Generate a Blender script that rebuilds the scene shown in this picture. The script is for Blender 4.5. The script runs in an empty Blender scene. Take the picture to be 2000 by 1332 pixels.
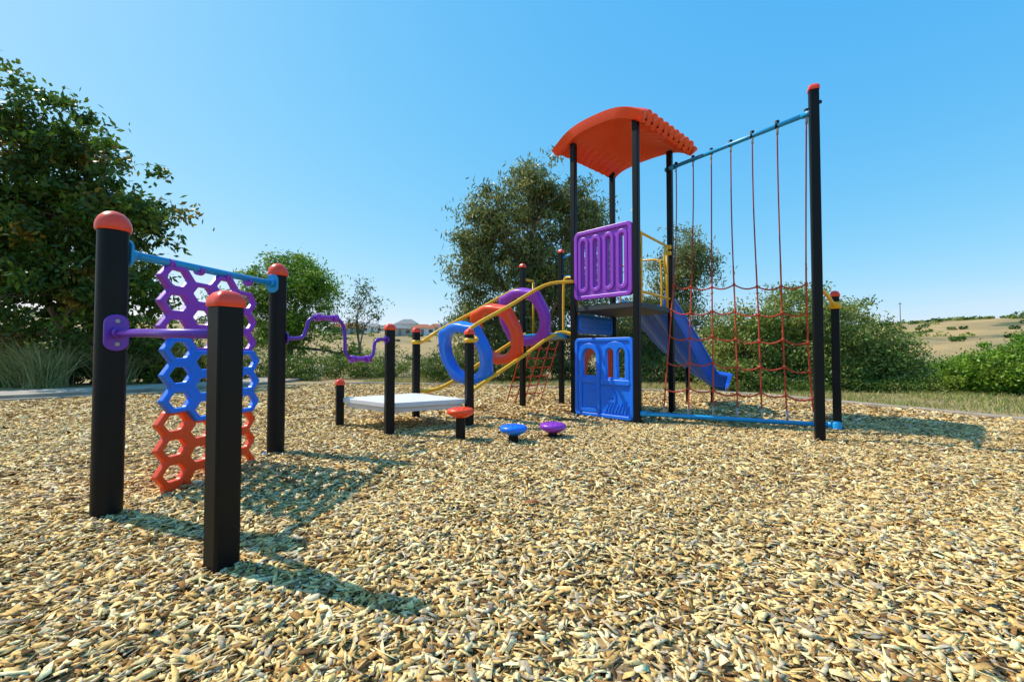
import bpy, bmesh, math, random
import numpy as np
from mathutils import Vector, Matrix
random.seed(7); rng=np.random.default_rng(11)
scene=bpy.context.scene
col=scene.collection

# ---------------------------------------------------------------- materials
def nmat(name):
    m=bpy.data.materials.new(name); m.use_nodes=True
    nt=m.node_tree; return m,nt,nt.nodes,nt.links,nt.nodes['Principled BSDF']
def plastic(name,c,rough=0.33,var=0.10,bump=0.05,spec=0.5):
    m,nt,N,L,b=nmat(name)
    tc=N.new('ShaderNodeTexCoord')
    n=N.new('ShaderNodeTexNoise'); n.inputs['Scale'].default_value=6; n.inputs['Detail'].default_value=8
    L.new(tc.outputs['Object'],n.inputs['Vector'])
    r=N.new('ShaderNodeMixRGB'); r.inputs[1].default_value=(*[x*(1-var) for x in c],1)
    r.inputs[2].default_value=(*[min(1,x*(1+var)+0.002) for x in c],1)
    L.new(n.outputs[0],r.inputs[0]); L.new(r.outputs[0],b.inputs['Base Color'])
    b.inputs['Roughness'].default_value=rough; b.inputs['Specular IOR Level'].default_value=spec
    n2=N.new('ShaderNodeTexNoise'); n2.inputs['Scale'].default_value=260; n2.inputs['Detail'].default_value=3
    L.new(tc.outputs['Object'],n2.inputs['Vector'])
    bp=N.new('ShaderNodeBump'); bp.inputs['Strength'].default_value=bump; bp.inputs['Distance'].default_value=0.01
    L.new(n2.outputs[0],bp.inputs['Height']); L.new(bp.outputs[0],b.inputs['Normal'])
    return m
ORANGE=plastic('orange_plastic',(0.97,0.075,0.010))
CAPM=plastic('cap_plastic',(0.95,0.065,0.02))
BLUE=plastic('blue_plastic',(0.006,0.18,0.86))
SLIDEB=plastic('slide_blue',(0.012,0.13,0.66))
PURPLE=plastic('purple_plastic',(0.29,0.045,0.52))
DPURPLE=plastic('purple_paint',(0.14,0.03,0.42),0.33)
SKYB=plastic('lightblue_paint',(0.008,0.31,0.66),0.35)
YELLOW=plastic('yellow_paint',(0.90,0.47,0.01),0.38)
BLACK=plastic('black_powdercoat',(0.0035,0.0042,0.0045),0.45,0.3,0.10,0.22)
GREY=plastic('platform_grey',(0.70,0.68,0.70),0.55)
STEEL=plastic('steel',(0.35,0.36,0.37),0.35)
ROPE=plastic('red_rope',(0.55,0.08,0.045),0.8,0.4,0.5,0.2)
ROPED=plastic('dark_rope',(0.36,0.06,0.06),0.8,0.4,0.5,0.2)
DECK=plastic('deck_dark',(0.03,0.035,0.04),0.6)
WHITE=plastic('white_paint',(0.75,0.72,0.66),0.6)
ROOFR=plastic('roof_tile_red',(0.35,0.11,0.05),0.8)
ROOFG=plastic('roof_tile_grey',(0.22,0.22,0.23),0.8)
GLASS=plastic('dark_glass',(0.03,0.04,0.05),0.1)

def attr_mat(name,rough=0.8,translucent=0.0,noise=60,spec=0.3,nv=0.3):
    m,nt,N,L,b=nmat(name)
    a=N.new('ShaderNodeAttribute'); a.attribute_name='col'
    tc=N.new('ShaderNodeTexCoord')
    n=N.new('ShaderNodeTexNoise'); n.inputs['Scale'].default_value=noise; n.inputs['Detail'].default_value=3
    L.new(tc.outputs['Object'],n.inputs['Vector'])
    mr=N.new('ShaderNodeMapRange'); mr.inputs['To Min'].default_value=1-nv; mr.inputs['To Max'].default_value=1+nv
    mr.inputs['From Min'].default_value=0.3; mr.inputs['From Max'].default_value=0.7
    L.new(n.outputs[0],mr.inputs['Value'])
    mx=N.new('ShaderNodeVectorMath'); mx.operation='SCALE'
    L.new(a.outputs['Color'],mx.inputs[0]); L.new(mr.outputs[0],mx.inputs['Scale'])
    L.new(mx.outputs[0],b.inputs['Base Color'])
    b.inputs['Roughness'].default_value=rough
    b.inputs['Specular IOR Level'].default_value=spec
    if translucent>0:
        t=N.new('ShaderNodeBsdfTranslucent'); L.new(mx.outputs[0],t.inputs['Color'])
        ms=N.new('ShaderNodeMixShader'); ms.inputs[0].default_value=translucent
        L.new(b.outputs[0],ms.inputs[1]); L.new(t.outputs[0],ms.inputs[2])
        L.new(ms.outputs[0],N['Material Output'].inputs['Surface'])
    return m
LEAF=attr_mat('leaf',0.42,0.38,3,0.35,0.2)
CHIP=attr_mat('wood_chip',0.8,0,90,0.08,0.28)
GRASSM=attr_mat('grass_blade',0.7,0.3,3,0.2,0.2)

def bark(name,c):
    m,nt,N,L,b=nmat(name)
    tc=N.new('ShaderNodeTexCoord'); mp=N.new('ShaderNodeMapping'); mp.inputs['Scale'].default_value=(6,6,1.2)
    n=N.new('ShaderNodeTexNoise'); n.inputs['Scale'].default_value=3; n.inputs['Detail'].default_value=8
    L.new(tc.outputs['Object'],mp.inputs[0]); L.new(mp.outputs[0],n.inputs['Vector'])
    r=N.new('ShaderNodeValToRGB'); r.color_ramp.elements[0].position=0.35; r.color_ramp.elements[1].position=0.65
    r.color_ramp.elements[0].color=(*[x*0.45 for x in c],1); r.color_ramp.elements[1].color=(*c,1)
    L.new(n.outputs[0],r.inputs[0]); L.new(r.outputs[0],b.inputs['Base Color']); b.inputs['Roughness'].default_value=0.9
    return m
BARK=bark('bark',(0.22,0.17,0.12)); GUMBARK=bark('gum_bark',(0.38,0.31,0.24))

# ---------------------------------------------------------------- mesh helpers
def empty(name,loc=(0,0,0)):
    e=bpy.data.objects.new(name,None); col.objects.link(e); e.location=loc; e.empty_display_size=0.2
    return e
def link(me,name,mat,parent=None,smooth=False,bevel=0,seg=2,solid=0,solid_off=0,mw=None):
    o=bpy.data.objects.new(name,me); col.objects.link(o)
    if mat: me.materials.clear(); me.materials.append(mat)
    if mw is not None: o.matrix_world=mw
    if smooth:
        me.polygons.foreach_set('use_smooth',[True]*len(me.polygons))
    if solid:
        s=o.modifiers.new('s','SOLIDIFY'); s.thickness=solid; s.offset=solid_off
    if bevel:
        b=o.modifiers.new('b','BEVEL'); b.width=bevel; b.segments=seg; b.limit_method='ANGLE'; b.angle_limit=math.radians(35)
        b.harden_normals=False
    if parent: o.parent=parent
    return o
def fastmesh(name,V,F,C=None):
    V=np.asarray(V,dtype=np.float32); F=np.asarray(F,dtype=np.int32)
    me=bpy.data.meshes.new(name); k=F.shape[1]
    me.vertices.add(len(V)); me.vertices.foreach_set('co',V.ravel())
    me.loops.add(F.size); me.loops.foreach_set('vertex_index',F.ravel())
    me.polygons.add(len(F)); me.polygons.foreach_set('loop_start',np.arange(0,F.size,k,dtype=np.int32))
    try: me.polygons.foreach_set('loop_total',np.full(len(F),k,dtype=np.int32))
    except Exception: pass
    me.update(calc_edges=True)
    if C is not None:
        a=me.attributes.new('col','FLOAT_COLOR','POINT')
        cc=np.ones((len(V),4),dtype=np.float32); cc[:,:3]=C; a.data.foreach_set('color',cc.ravel())
    return me
def catmull(P,n=8):
    P=[Vector(p) for p in P]; out=[]
    for i in range(len(P)-1):
        p0=P[max(i-1,0)];p1=P[i];p2=P[i+1];p3=P[min(i+2,len(P)-1)]
        for j in range(n):
            t=j/n
            out.append(0.5*((2*p1)+(-p0+p2)*t+(2*p0-5*p1+4*p2-p3)*t*t+(-p0+3*p1-3*p2+p3)*t**3))
    out.append(P[-1]); return out
def sweep_data(P,R,seg=10,caps=True):
    P=[Vector(p) for p in P]; n=len(P)
    if not hasattr(R,'__len__'): R=[R]*n
    T=[(P[min(i+1,n-1)]-P[max(i-1,0)]).normalized() for i in range(n)]
    up=Vector((0,0,1)) if abs(T[0].z)<0.9 else Vector((1,0,0))
    u=T[0].cross(up).normalized(); V=[];F=[]
    for i in range(n):
        u=(u-T[i]*u.dot(T[i])).normalized(); w=T[i].cross(u)
        for k in range(seg):
            a=2*math.pi*k/seg
            V.append(P[i]+(u*math.cos(a)+w*math.sin(a))*R[i])
    for i in range(n-1):
        for k in range(seg):
            k2=(k+1)%seg
            F.append((i*seg+k,i*seg+k2,(i+1)*seg+k2,(i+1)*seg+k))
    if caps:
        F.append(tuple(range(seg))[::-1]); F.append(tuple((n-1)*seg+k for k in range(seg)))
    return V,F
def tube(name,P,r,mat,parent=None,seg=12,curve=0):
    if curve: P=catmull(P,curve)
    V,F=sweep_data(P,r,seg)
    me=bpy.data.meshes.new(name); me.from_pydata(V,[],F); me.update()
    o=link(me,name,mat,parent,smooth=False)
    for p in me.polygons: p.use_smooth=len(p.vertices)==4
    return o
def multi_tube(name,lines,r,mat,parent=None,seg=6):
    V=[];F=[]
    for P in lines:
        v,f=sweep_data(P,r,seg); o=len(V); V+=v; F+=[tuple(i+o for i in q) for q in f]
    me=bpy.data.meshes.new(name); me.from_pydata(V,[],F); me.update()
    return link(me,name,mat,parent,smooth=True)
def box(name,c,size,mat,parent=None,rot=0,bevel=0.006,mw=None):
    bm=bmesh.new(); bmesh.ops.create_cube(bm,size=1)
    bmesh.ops.scale(bm,vec=size,verts=bm.verts)
    me=bpy.data.meshes.new(name); bm.to_mesh(me); bm.free()
    if mw is None: mw=Matrix.Translation(c)@Matrix.Rotation(rot,4,'Z')
    return link(me,name,mat,parent,bevel=bevel,mw=mw)
def lathe(name,loc,prof,mat,parent=None,seg=32,square=0,rot=0):
    V=[];F=[]
    for (r,z) in prof:
        for k in range(seg):
            a=2*math.pi*k/seg; rr=r
            if square: 
                c,s=abs(math.cos(a)),abs(math.sin(a)); rr=r/((c**square+s**square)**(1/square))
            V.append((rr*math.cos(a),rr*math.sin(a),z))
    n=len(prof)
    for i in range(n-1):
        for k in range(seg):
            k2=(k+1)%seg; F.append((i*seg+k,i*seg+k2,(i+1)*seg+k2,(i+1)*seg+k))
    F.append(tuple(range(seg))[::-1]); F.append(tuple((n-1)*seg+k for k in range(seg)))
    me=bpy.data.meshes.new(name); me.from_pydata(V,[],F); me.update()
    o=link(me,name,mat,parent,mw=Matrix.Translation(loc)@Matrix.Rotation(rot,4,'Z'))
    for p in me.polygons: p.use_smooth=True
    m=o.modifiers.new('e','EDGE_SPLIT'); m.split_angle=math.radians(40)
    return o
def round_post(x,y,h,parent,r=0.078,name='post'):
    lathe(name,(x,y,0),[(r,-0.15),(r,h-0.10)],BLACK,parent,40)
    R=r*1.13
    lathe(name+'_cap',(x,y,h-0.125),[(R*0.98,0),(R*1.03,0.012),(R*1.03,0.035),(R*0.97,0.06),(R*0.82,0.088),(R*0.55,0.112),(R*0.25,0.123),(0.003,0.126)],CAPM,parent,40)
def sq_post(x,y,h,parent,s=0.09,rot=0.0,name='post',cap=True):
    box(name,(x,y,h/2-0.1),(s,s,h+0.15),BLACK,parent,rot,bevel=0.012)
    if cap:
        R=s*0.56
        lathe(name+'_cap',(x,y,h-0.05),[(R*1.0,0),(R*1.06,0.008),(R*1.06,0.03),(R*0.95,0.048),(R*0.7,0.066),(R*0.35,0.077),(0.003,0.08)],CAPM,parent,32,square=6,rot=rot)
def frame(origin,xdir):
    x=Vector((xdir[0],xdir[1],0)).normalized(); z=Vector((0,0,1)); n=x.cross(z)
    M=Matrix.Identity(4)
    for i,v in enumerate((x,z,n)):
        M[0][i],M[1][i],M[2][i]=v
    M.translation=Vector(origin); return M
def shape2d(name,splines,depth,bev,mat,parent,mw):
    cu=bpy.data.curves.new(name,'CURVE'); cu.dimensions='2D'; cu.fill_mode='BOTH'
    cu.extrude=depth/2-bev; cu.bevel_depth=bev; cu.bevel_resolution=2
    for s in splines:
        sp=cu.splines.new('POLY'); sp.points.add(len(s)-1)
        for i,p in enumerate(s): sp.points[i].co=(p[0],p[1],0,1)
        sp.use_cyclic_u=True
    o=bpy.data.objects.new(name,cu); col.objects.link(o)
    dg=bpy.context.evaluated_depsgraph_get(); dg.update()
    me=bpy.data.meshes.new_from_object(o.evaluated_get(dg))
    bpy.data.objects.remove(o); bpy.data.curves.remove(cu)
    return link(me,name,mat,parent,mw=mw)
def rrect(x0,y0,x1,y1,r,n=5):
    out=[]
    for cx,cy,a0 in ((x1-r,y1-r,0),(x0+r,y1-r,90),(x0+r,y0+r,180),(x1-r,y0+r,270)):
        for i in range(n+1):
            a=math.radians(a0+90*i/n); out.append((cx+r*math.cos(a),cy+r*math.sin(a)))
    return out
def arch(x0,y0,x1,y1,n=12):
    r=(x1-x0)/2; cx=(x0+x1)/2; out=[(x0,y0),(x1,y0)]
    for i in range(n+1):
        a=math.pi*i/n; out.append((cx+r*math.cos(a),y1-r+r*math.sin(a)))
    return out
def circle2(cx,cy,r,n=16): return [(cx+r*math.cos(2*math.pi*i/n),cy+r*math.sin(2*math.pi*i/n)) for i in range(n)]
def flange(name,p,d,mat,parent,r=0.045,l=0.02):
    d=Vector(d).normalized(); p=Vector(p)
    tube(name,[p,p+d*l],r,mat,parent,20)

# ---------------------------------------------------------------- positions (metres)
A=(-2.478,2.75); B=(-2.31,4.38); Cp=(-1.327,2.062)
D=(-1.481,5.40); E=(-0.57,5.95); Fp=(-2.35,6.10); G=(-1.47,6.84)
FR=(1.783,6.34); FL=(1.0,7.16); RR=(2.65,7.41); RL=(1.87,8.23)
Hh=(0.196,8.16); I=(0.97,8.73); T=(3.50,5.09); S=(4.24,5.83)
ta=math.atan2(RR[1]-FR[1],RR[0]-FR[0])
V3=lambda p,z: Vector((p[0],p[1],z))
upv=Vector((0,0,1))

# ---- hexagon climbing wall
hw=empty('hexagon_climbing_wall')
round_post(*A,1.88,hw,name='post_near'); round_post(*B,1.885,hw,name='post_far')
dAB=(V3(B,0)-V3(A,0)).normalized()
tube('top_rail',[V3(A,1.635)+dAB*0.07,V3(B,1.675)-dAB*0.07],0.028,SKYB,hw,16)
for p,s in ((A,1),(B,-1)):
    z=1.635 if s==1 else 1.675
    M=frame(V3(p,z)+dAB*s*0.082,dAB.cross(Vector((0,0,1))))
    shape2d('rail_flange',[rrect(-0.05,-0.085,0.05,0.085,0.045)],0.022,0.005,SKYB,hw,M)
    tube('rail_collar',[V3(p,z)+dAB*s*0.08,V3(p,z)+dAB*s*0.15],0.036,SKYB,hw,16)
def hexpanel(name,y0,cols,rows,cp,rp,mat,parent,mw,inner=0.62,thick=0.05,feet=False):
    R=cp/1.5; sy=rp/(R*math.sqrt(3)); V=[];F=[]
    for c in range(cols):
        for r in range(rows):
            cx=R+c*cp; cy=y0-(r+0.5)*rp-(rp/2 if c%2 else 0)
            b=len(V)
            for s in (1.0,inner):
                for k in range(6):
                    a=math.radians(60*k); V.append((cx+R*s*math.cos(a),cy+R*s*math.sin(a)*sy,0))
            for k in range(6):
                k2=(k+1)%6; F.append((b+k,b+k2,b+6+k2,b+6+k))
    me=bpy.data.meshes.new(name); me.from_pydata(V,[],F)
    bm=bmesh.new(); bm.from_mesh(me); bmesh.ops.remove_doubles(bm,verts=bm.verts,dist=0.002)
    if feet:
        for e in [e for e in bm.edges if len(e.link_faces)==1]:
            a,b_=e.verts
            mid=(a.co+b_.co)/2
            if abs(a.co.y-b_.co.y)<0.002 and mid.y<y0-rows*rp+0.01 and (mid.x<0.3 or mid.x>(cols-1)*cp-0.05):
                dx=-0.05 if mid.x<0.3 else 0.05
                r=bmesh.ops.extrude_edge_only(bm,edges=[e]); vs=[v for v in r['geom'] if isinstance(v,bmesh.types.BMVert)]
                cxm=sum(v.co.x for v in vs)/2
                for v in vs: v.co.x=cxm+(v.co.x-cxm)*0.55+dx; v.co.y-=max(0.05,v.co.y-(-0.01))
    bm.to_mesh(me); bm.free()
    return link(me,name,mat,parent,bevel=0.012,seg=3,solid=thick,solid_off=0,mw=mw)
Mh=frame(V3(A,0)+dAB*0.31,dAB)
cp,rp=0.232,0.178
hexpanel('purple_hexagon_panel',1.63,4,3,cp,rp,PURPLE,hw,Mh)
Mh2=Mh.copy(); Mh2.translation=Mh.translation+Mh.col[2].to_3d()*0.034
hexpanel('blue_hexagon_panel',1.63-3*rp+0.015,4,3,cp,rp,BLUE,hw,Mh2)
hexpanel('orange_hexagon_panel',1.63-6*rp+0.03,4,3,cp,rp,ORANGE,hw,Mh,feet=True)
for i in range(4):
    q=V3(A,1.635)+dAB*(0.40+0.27*i)
    tube('hanger_clamp',[q-dAB*0.02,q+dAB*0.02],0.036,PURPLE,hw,14)
lathe('foot_clamp',(B[0]-0.07,B[1]-0.07,0),[(0.03,-0.02),(0.032,0.03),(0.015,0.045),(0.002,0.046)],SKYB,hw,16)

# ---- turning bar
tb=empty('turning_bar')
dAC=(V3(Cp,0)-V3(A,0)).normalized()
sq_post(*Cp,1.262,tb,s=0.112,rot=math.atan2(dAC.y,dAC.x),name='short_post')
tube('bar',[V3(A,1.125)+dAC*0.07,V3(Cp,1.09)-dAC*0.05],0.024,DPURPLE,tb,16)
Mf=frame(V3(A,1.125)+dAC*0.083,dAC.cross(Vector((0,0,1))))
shape2d('flange',[rrect(-0.055,-0.105,0.055,0.105,0.05)],0.022,0.006,DPURPLE,tb,Mf)
tube('collar',[V3(A,1.125)+dAC*0.08,V3(A,1.124)+dAC*0.16],0.034,DPURPLE,tb,16)
for s in (-1,1):
    q=V3(A,1.125+0.07*s)+dAC*0.09; tube('bolt',[q,q+dAC*0.012],0.012,STEEL,tb,10)

# ---- wavy bar between B and D
wb=empty('wavy_climbing_bar')
dBD=(V3(D,0)-V3(B,0)); LBD=dBD.length; dBD.normalize()
def bd(s,z): return V3(B,z)+dBD*LBD*s
wp=[bd(0.06,1.15),bd(0.13,1.15),bd(0.19,1.17),bd(0.22,1.25),bd(0.235,1.33),bd(0.28,1.375),bd(0.36,1.38),bd(0.44,1.375),bd(0.50,1.36),bd(0.54,1.28),bd(0.55,1.15),bd(0.555,1.02),bd(0.59,0.95),bd(0.66,0.935),bd(0.73,0.935),bd(0.80,0.95),bd(0.83,1.03),bd(0.84,1.12),bd(0.88,1.165),bd(0.97,1.165)]
tube('bent_bar',wp,0.019,DPURPLE,wb,12,curve=5)
for a,b2,z in ((0.31,0.46,1.378),(0.62,0.77,0.935)):
    for s in (a,b2):
        tube('grip_ring',[bd(s-0.02,z),bd(s+0.02,z)],0.042,PURPLE,wb,16)
    tube('grip_sleeve',[bd(a,z),bd(b2,z)],0.029,PURPLE,wb,16)
flange('flange_b',bd(0.055,1.15),dBD,DPURPLE,wb,0.06); flange('flange_d',bd(0.955,1.165),dBD,DPURPLE,wb,0.05)

# ---- low platform
lp=empty('low_platform')
rlp=math.atan2(E[1]-D[1],E[0]-D[0])
sq_post(*D,1.33,lp,0.105,rlp); sq_post(*E,1.30,lp,0.10,rlp); sq_post(*Fp,0.62,lp,0.10,rlp); sq_post(*G,1.37,lp,0.10,rlp)
def quadslab(name,pts,z0,z1,mat,parent,sc=1.0,bevel=0.01):
    cxx=sum(p[0] for p in pts)/4; cyy=sum(p[1] for p in pts)/4
    q=[(cxx+(p[0]-cxx)*sc,cyy+(p[1]-cyy)*sc) for p in pts]
    V=[(p[0],p[1],z0) for p in q]+[(p[0],p[1],z1) for p in q]
    F=[(3,2,1,0),(4,5,6,7)]+[(i,(i+1)%4,4+(i+1)%4,4+i) for i in range(4)]
    me=bpy.data.meshes.new(name); me.from_pydata(V,[],F); me.update()
    return link(me,name,mat,parent,bevel=bevel)
quadslab('deck',[D,E,G,Fp],0.33,0.395,GREY,lp,0.97)
quadslab('deck_frame',[D,E,G,Fp],0.27,0.327,GREY,lp,0.90)

# ---- stepping pods
def pod(x,y,h,mat,r=0.155,stem=BLACK):
    e=empty('stepping_pod',(x,y,0))
    lathe('stem',(0,0,0),[(0.055,-0.1),(0.055,h-0.08)],stem,e,20)
    lathe('cap',(0,0,h-0.11),[(0.06,0),(0.085,0.01),(r*0.86,0.035),(r*0.98,0.052),(r,0.07),(r*0.97,0.088),(r*0.88,0.1),(r*0.5,0.112),(0.003,0.116)],mat,e,40)
    for ring,n in ((0.35,6),(0.62,11),(0.82,15)):
        for k in range(n):
            a=2*math.pi*k/n+ring; rr=r*ring
            lathe('grip_dot',(rr*math.cos(a),rr*math.sin(a),h-0.11+0.116-0.0205*(ring/0.88)**2),[(0.009,0.0),(0.008,0.006),(0.002,0.009)],mat,e,8)
    return e
pod(-0.585,5.09,0.38,ORANGE); pod(0.017,5.0,0.20,BLUE); pod(0.476,5.22,0.19,PURPLE)

# ---- ring tunnel
rt=empty('ring_tunnel_climber')
ax0=Vector(((E[0]+G[0])/2,(E[1]+G[1])/2,0.786)); ax1=Vector(((FL[0]+Hh[0])/2,(FL[1]+Hh[1])/2,1.86))
hd=Vector((ax1.x-ax0.x,ax1.y-ax0.y,0)).normalized(); lat=Vector((hd.y,-hd.x,0))
ringn=(hd*1.0+upv*0.34+lat*-0.22).normalized(); rlat=(lat-ringn*lat.dot(ringn)).normalized(); ringu=rlat.cross(ringn).normalized()
if ringu.z<0: ringu=-ringu
def ringobj(name,c,mat):
    NT=72; NS=16; V=[];F=[]
    for i in range(NT):
        th=2*math.pi*i/NT
        lug=sum(math.exp(-((((th-math.radians(a)+math.pi)%(2*math.pi))-math.pi)/0.20)**2) for a in (45,135,225,315))
        ro=0.485+0.065*lug; ri=0.345
        rc=(ro+ri)/2; hr=(ro-ri)/2; ha=0.095-0.015*lug
        for k in range(NS):
            a=2*math.pi*k/NS; ca,sa=math.cos(a),math.sin(a)
            e=0.5
            x=rc+hr*math.copysign(abs(ca)**e,ca); z=ha*math.copysign(abs(sa)**e,sa)
            V.append(c+rlat*(x*math.cos(th))+ringu*(x*math.sin(th))+ringn*z)
    for i in range(NT):
        for k in range(NS):
            i2=(i+1)%NT;k2=(k+1)%NS
            F.append((i*NS+k,i*NS+k2,i2*NS+k2,i2*NS+k))
    me=bpy.data.meshes.new(name); me.from_pydata(V,[],F); me.update()
    return link(me,name,mat,rt,smooth=True)
for t,m,nm in ((0.198,BLUE,'blue_ring'),(0.476,ORANGE,'orange_ring'),(0.754,PURPLE,'purple_ring')):
    ringobj(nm,ax0.lerp(ax1,t),m)
for sl,P0,P1 in ((1,E,FL),(-1,G,Hh)):
    for su in (1,-1):
        o=ringu*0.40*su
        if su==1:
            pts=[V3(P0,1.17),V3(P0,1.19)+hd*0.12,ax0.lerp(ax1,0.16)+lat*sl*0.46+o,ax0.lerp(ax1,0.5)+lat*sl*0.44+o,ax0.lerp(ax1,0.85)+lat*sl*0.44+o,V3(P1,2.14)-hd*0.12,V3(P1,2.14)]
        else:
            pts=[V3(P0,0.42)+hd*0.03,ax0.lerp(ax1,0.08)+lat*sl*0.42+o,ax0.lerp(ax1,0.5)+lat*sl*0.42+o,ax0.lerp(ax1,0.85)+lat*sl*0.42+o,V3(P1,1.30)]
        tube('rail',pts,0.027,YELLOW,rt,12,curve=5)
    flange('rail_collar',V3(P0,1.14),(0,0,1),YELLOW,rt,0.068,0.06)

# ---- playground tower
tw=empty('playground_tower')
for p,h,n in ((FR,4.42,'post_a'),(FL,4.42,'post_b'),(RR,4.42,'post_c'),(RL,4.42,'post_d')):
    sq_post(*p,h,tw,0.09,ta,n,cap=False)
sq_post(*Hh,2.62,tw,0.09,ta,'mid_post'); sq_post(*I,3.02,tw,0.09,ta,'mid_post_b')
quadslab('upper_deck',[FL,FR,RR,RL],1.66,1.745,DECK,tw,1.02)
quadslab('middle_deck',[Hh,FL,RL,I],1.24,1.31,DECK,tw,0.97)
bv=(V3(FR,0)-V3(FL,0)); Wb=bv.length; bv.normalize()
av=Vector((-bv.y,bv.x,0))
Cc=Vector((1.855,7.27,0))
NU,NV=40,88; V=[];F=[]
for i in range(NU+1):
    s=-1+2*i/NU
    for j in range(NV+1):
        t=-1+2*j/NV
        rib=abs(math.cos((t*0.5+0.5)*math.pi*10))**0.8
        amp=0.05*min(1,max(0,(abs(s)-0.5)/0.4))
        if abs(t)>0.90: amp*=max(0,(1-abs(t))/0.10)
        z=4.36+0.24*(1-abs(s)**3.0)+amp*rib-0.03*abs(t)**8
        ex=0.80*s*(1+0.045*rib*max(0,(abs(s)-0.85)/0.15))
        p=Cc+bv*ex+av*(0.87*t*(1-0.04*s*s)); V.append((p.x,p.y,z))
for i in range(NU):
    for j in range(NV):
        a=i*(NV+1)+j; F.append((a,a+NV+1,a+NV+2,a+1))
me=bpy.data.meshes.new('roof'); me.from_pydata(V,[],F); me.update()
link(me,'roof_canopy',ORANGE,tw,smooth=True,solid=0.15,solid_off=-0.6,bevel=0.055,seg=5)
gap=0.06; W=Wb-2*gap
M=frame(V3(FL,1.85)+bv*gap,bv)
shape2d('purple_panel',[rrect(0,0,W,1.05,0.07)]+[rrect(x0-0.012,0.17,x0+0.052,0.90,0.03) for x0 in [W*(0.155+0.23*k)-0.02 for k in range(4)]],0.055,0.012,PURPLE,tw,M)
Mo=M.copy(); Mo.translation=M.translation+M.col[2].to_3d()*0.03
for k in range(4):
    xx=W*(0.155+0.23*k)
    shape2d('slot_rim',[rrect(xx-0.085,0.10,xx+0.085,0.96,0.08),rrect(xx-0.052,0.14,xx+0.052,0.92,0.05)],0.04,0.012,PURPLE,tw,Mo)
shape2d('panel_rim',[rrect(-0.005,-0.005,W+0.005,1.055,0.075),rrect(0.035,0.035,W-0.035,1.015,0.05)],0.05,0.012,PURPLE,tw,Mo)
for zz in (0.15,0.9):
    for xx in (-0.02,W+0.02):
        box('panel_bracket',M@Vector((xx,zz,0)),(0.06,0.05,0.07),YELLOW,tw,math.atan2(bv.y,bv.x),0.01)
M=frame(V3(FL,0.05)+bv*gap,bv)
wo=[arch(0.12*W,0.60,0.38*W,1.03),arch(0.55*W,0.58,0.70*W,1.03),arch(0.74*W,0.58,0.89*W,1.03)]
shape2d('playhouse_panel',[rrect(0,0,W,1.17,0.06)]+wo,0.05,0.01,BLUE,tw,M)
Mo=M.copy(); Mo.translation=M.translation+M.col[2].to_3d()*0.028
shape2d('door_frame',[arch(0.06*W,0.06,0.44*W,1.10),arch(0.11*W,0.10,0.39*W,1.04)],0.035,0.01,BLUE,tw,Mo)
shape2d('window_frame',[arch(0.50*W,0.52,0.94*W,1.12),arch(0.55*W,0.575,0.70*W,1.035),arch(0.74*W,0.575,0.89*W,1.035)],0.035,0.01,BLUE,tw,Mo)
shape2d('door_crosspiece',[rrect(0.10*W,0.50,0.40*W,0.57,0.02)],0.035,0.01,BLUE,tw,Mo)
shape2d('window_sill',[rrect(0.48*W,0.49,0.96*W,0.55,0.02)],0.06,0.012,BLUE,tw,Mo)
shape2d('border',[rrect(-0.004,-0.004,W+0.004,1.174,0.06),rrect(0.03,0.03,W-0.03,1.14,0.04)],0.04,0.01,BLUE,tw,Mo)
shape2d('door_knob',[circle2(0.36*W,0.42,0.022)],0.06,0.01,BLUE,tw,Mo)
Ms=Mo.copy(); Ms.translation=Mo.translation+Mo.col[2].to_3d()*(-0.004)
shape2d('embossed_house',[[(0.58*W,0.22),(0.72*W,0.22),(0.72*W,0.34),(0.65*W,0.41),(0.58*W,0.34)],rrect(0.605*W,0.25,0.64*W,0.30,0.004),rrect(0.66*W,0.25,0.695*W,0.30,0.004)],0.03,0.004,BLUE,tw,Ms)
for k in range(7):
    x0=(0.53+0.055*k)*W
    shape2d('embossed_grass',[[(x0,0.07),(x0+0.02,0.07),(x0+0.075,0.19+0.02*(k%3)),(x0+0.05,0.18)]],0.03,0.003,BLUE,tw,Ms)
for zz in (0.12,1.08):
    for xx in (-0.02,W+0.02):
        box('panel_bracket',M@Vector((xx,zz,0)),(0.06,0.05,0.06),YELLOW,tw,math.atan2(bv.y,bv.x),0.01)
dS=(V3(RL,0)-V3(FL,0)); LS=dS.length; dS.normalize()
M=frame(V3(FL,1.33)+dS*0.06,dS)
shape2d('counter_panel',[rrect(0,0,LS-0.12,0.30,0.04)],0.04,0.008,BLUE,tw,M)
Mo=M.copy(); Mo.translation=M.translation+M.col[2].to_3d()*0.024
shape2d('counter_rim',[rrect(0.04,0.04,LS-0.16,0.26,0.04),rrect(0.09,0.08,LS-0.21,0.22,0.03)],0.03,0.008,BLUE,tw,Mo)
M=frame(V3(FL,0.05)+dS*0.07,dS)
shape2d('orange_arch_panel',[rrect(0,0,LS-0.14,1.12,0.05),arch(0.30,0.45,LS-0.40,0.98)],0.05,0.012,ORANGE,tw,M)
dR=(V3(RR,0)-V3(FR,0)); LR=dR.length; dR.normalize()
lines=[]
def gp(s,z): return V3(FR,z)+dR*s
for s in (0.16,LR-0.17): lines.append([gp(s,1.74),gp(s,2.78)])
lines+= [[gp(0.04,2.76),gp(LR-0.04,2.76)],[gp(0.04,1.90),gp(LR-0.04,1.90)]]
lines.append(catmull([gp(LR-0.17,2.3),gp(LR-0.26,2.45),gp(LR-0.26,2.62),gp(LR-0.17,2.76)],5))
def gq(s,z): return V3(FL,z)+dS*s
lines+=[[gq(0.12,1.31),gq(0.12,2.3)],[gq(0.03,2.28),gq(0.3,2.28)]]
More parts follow.
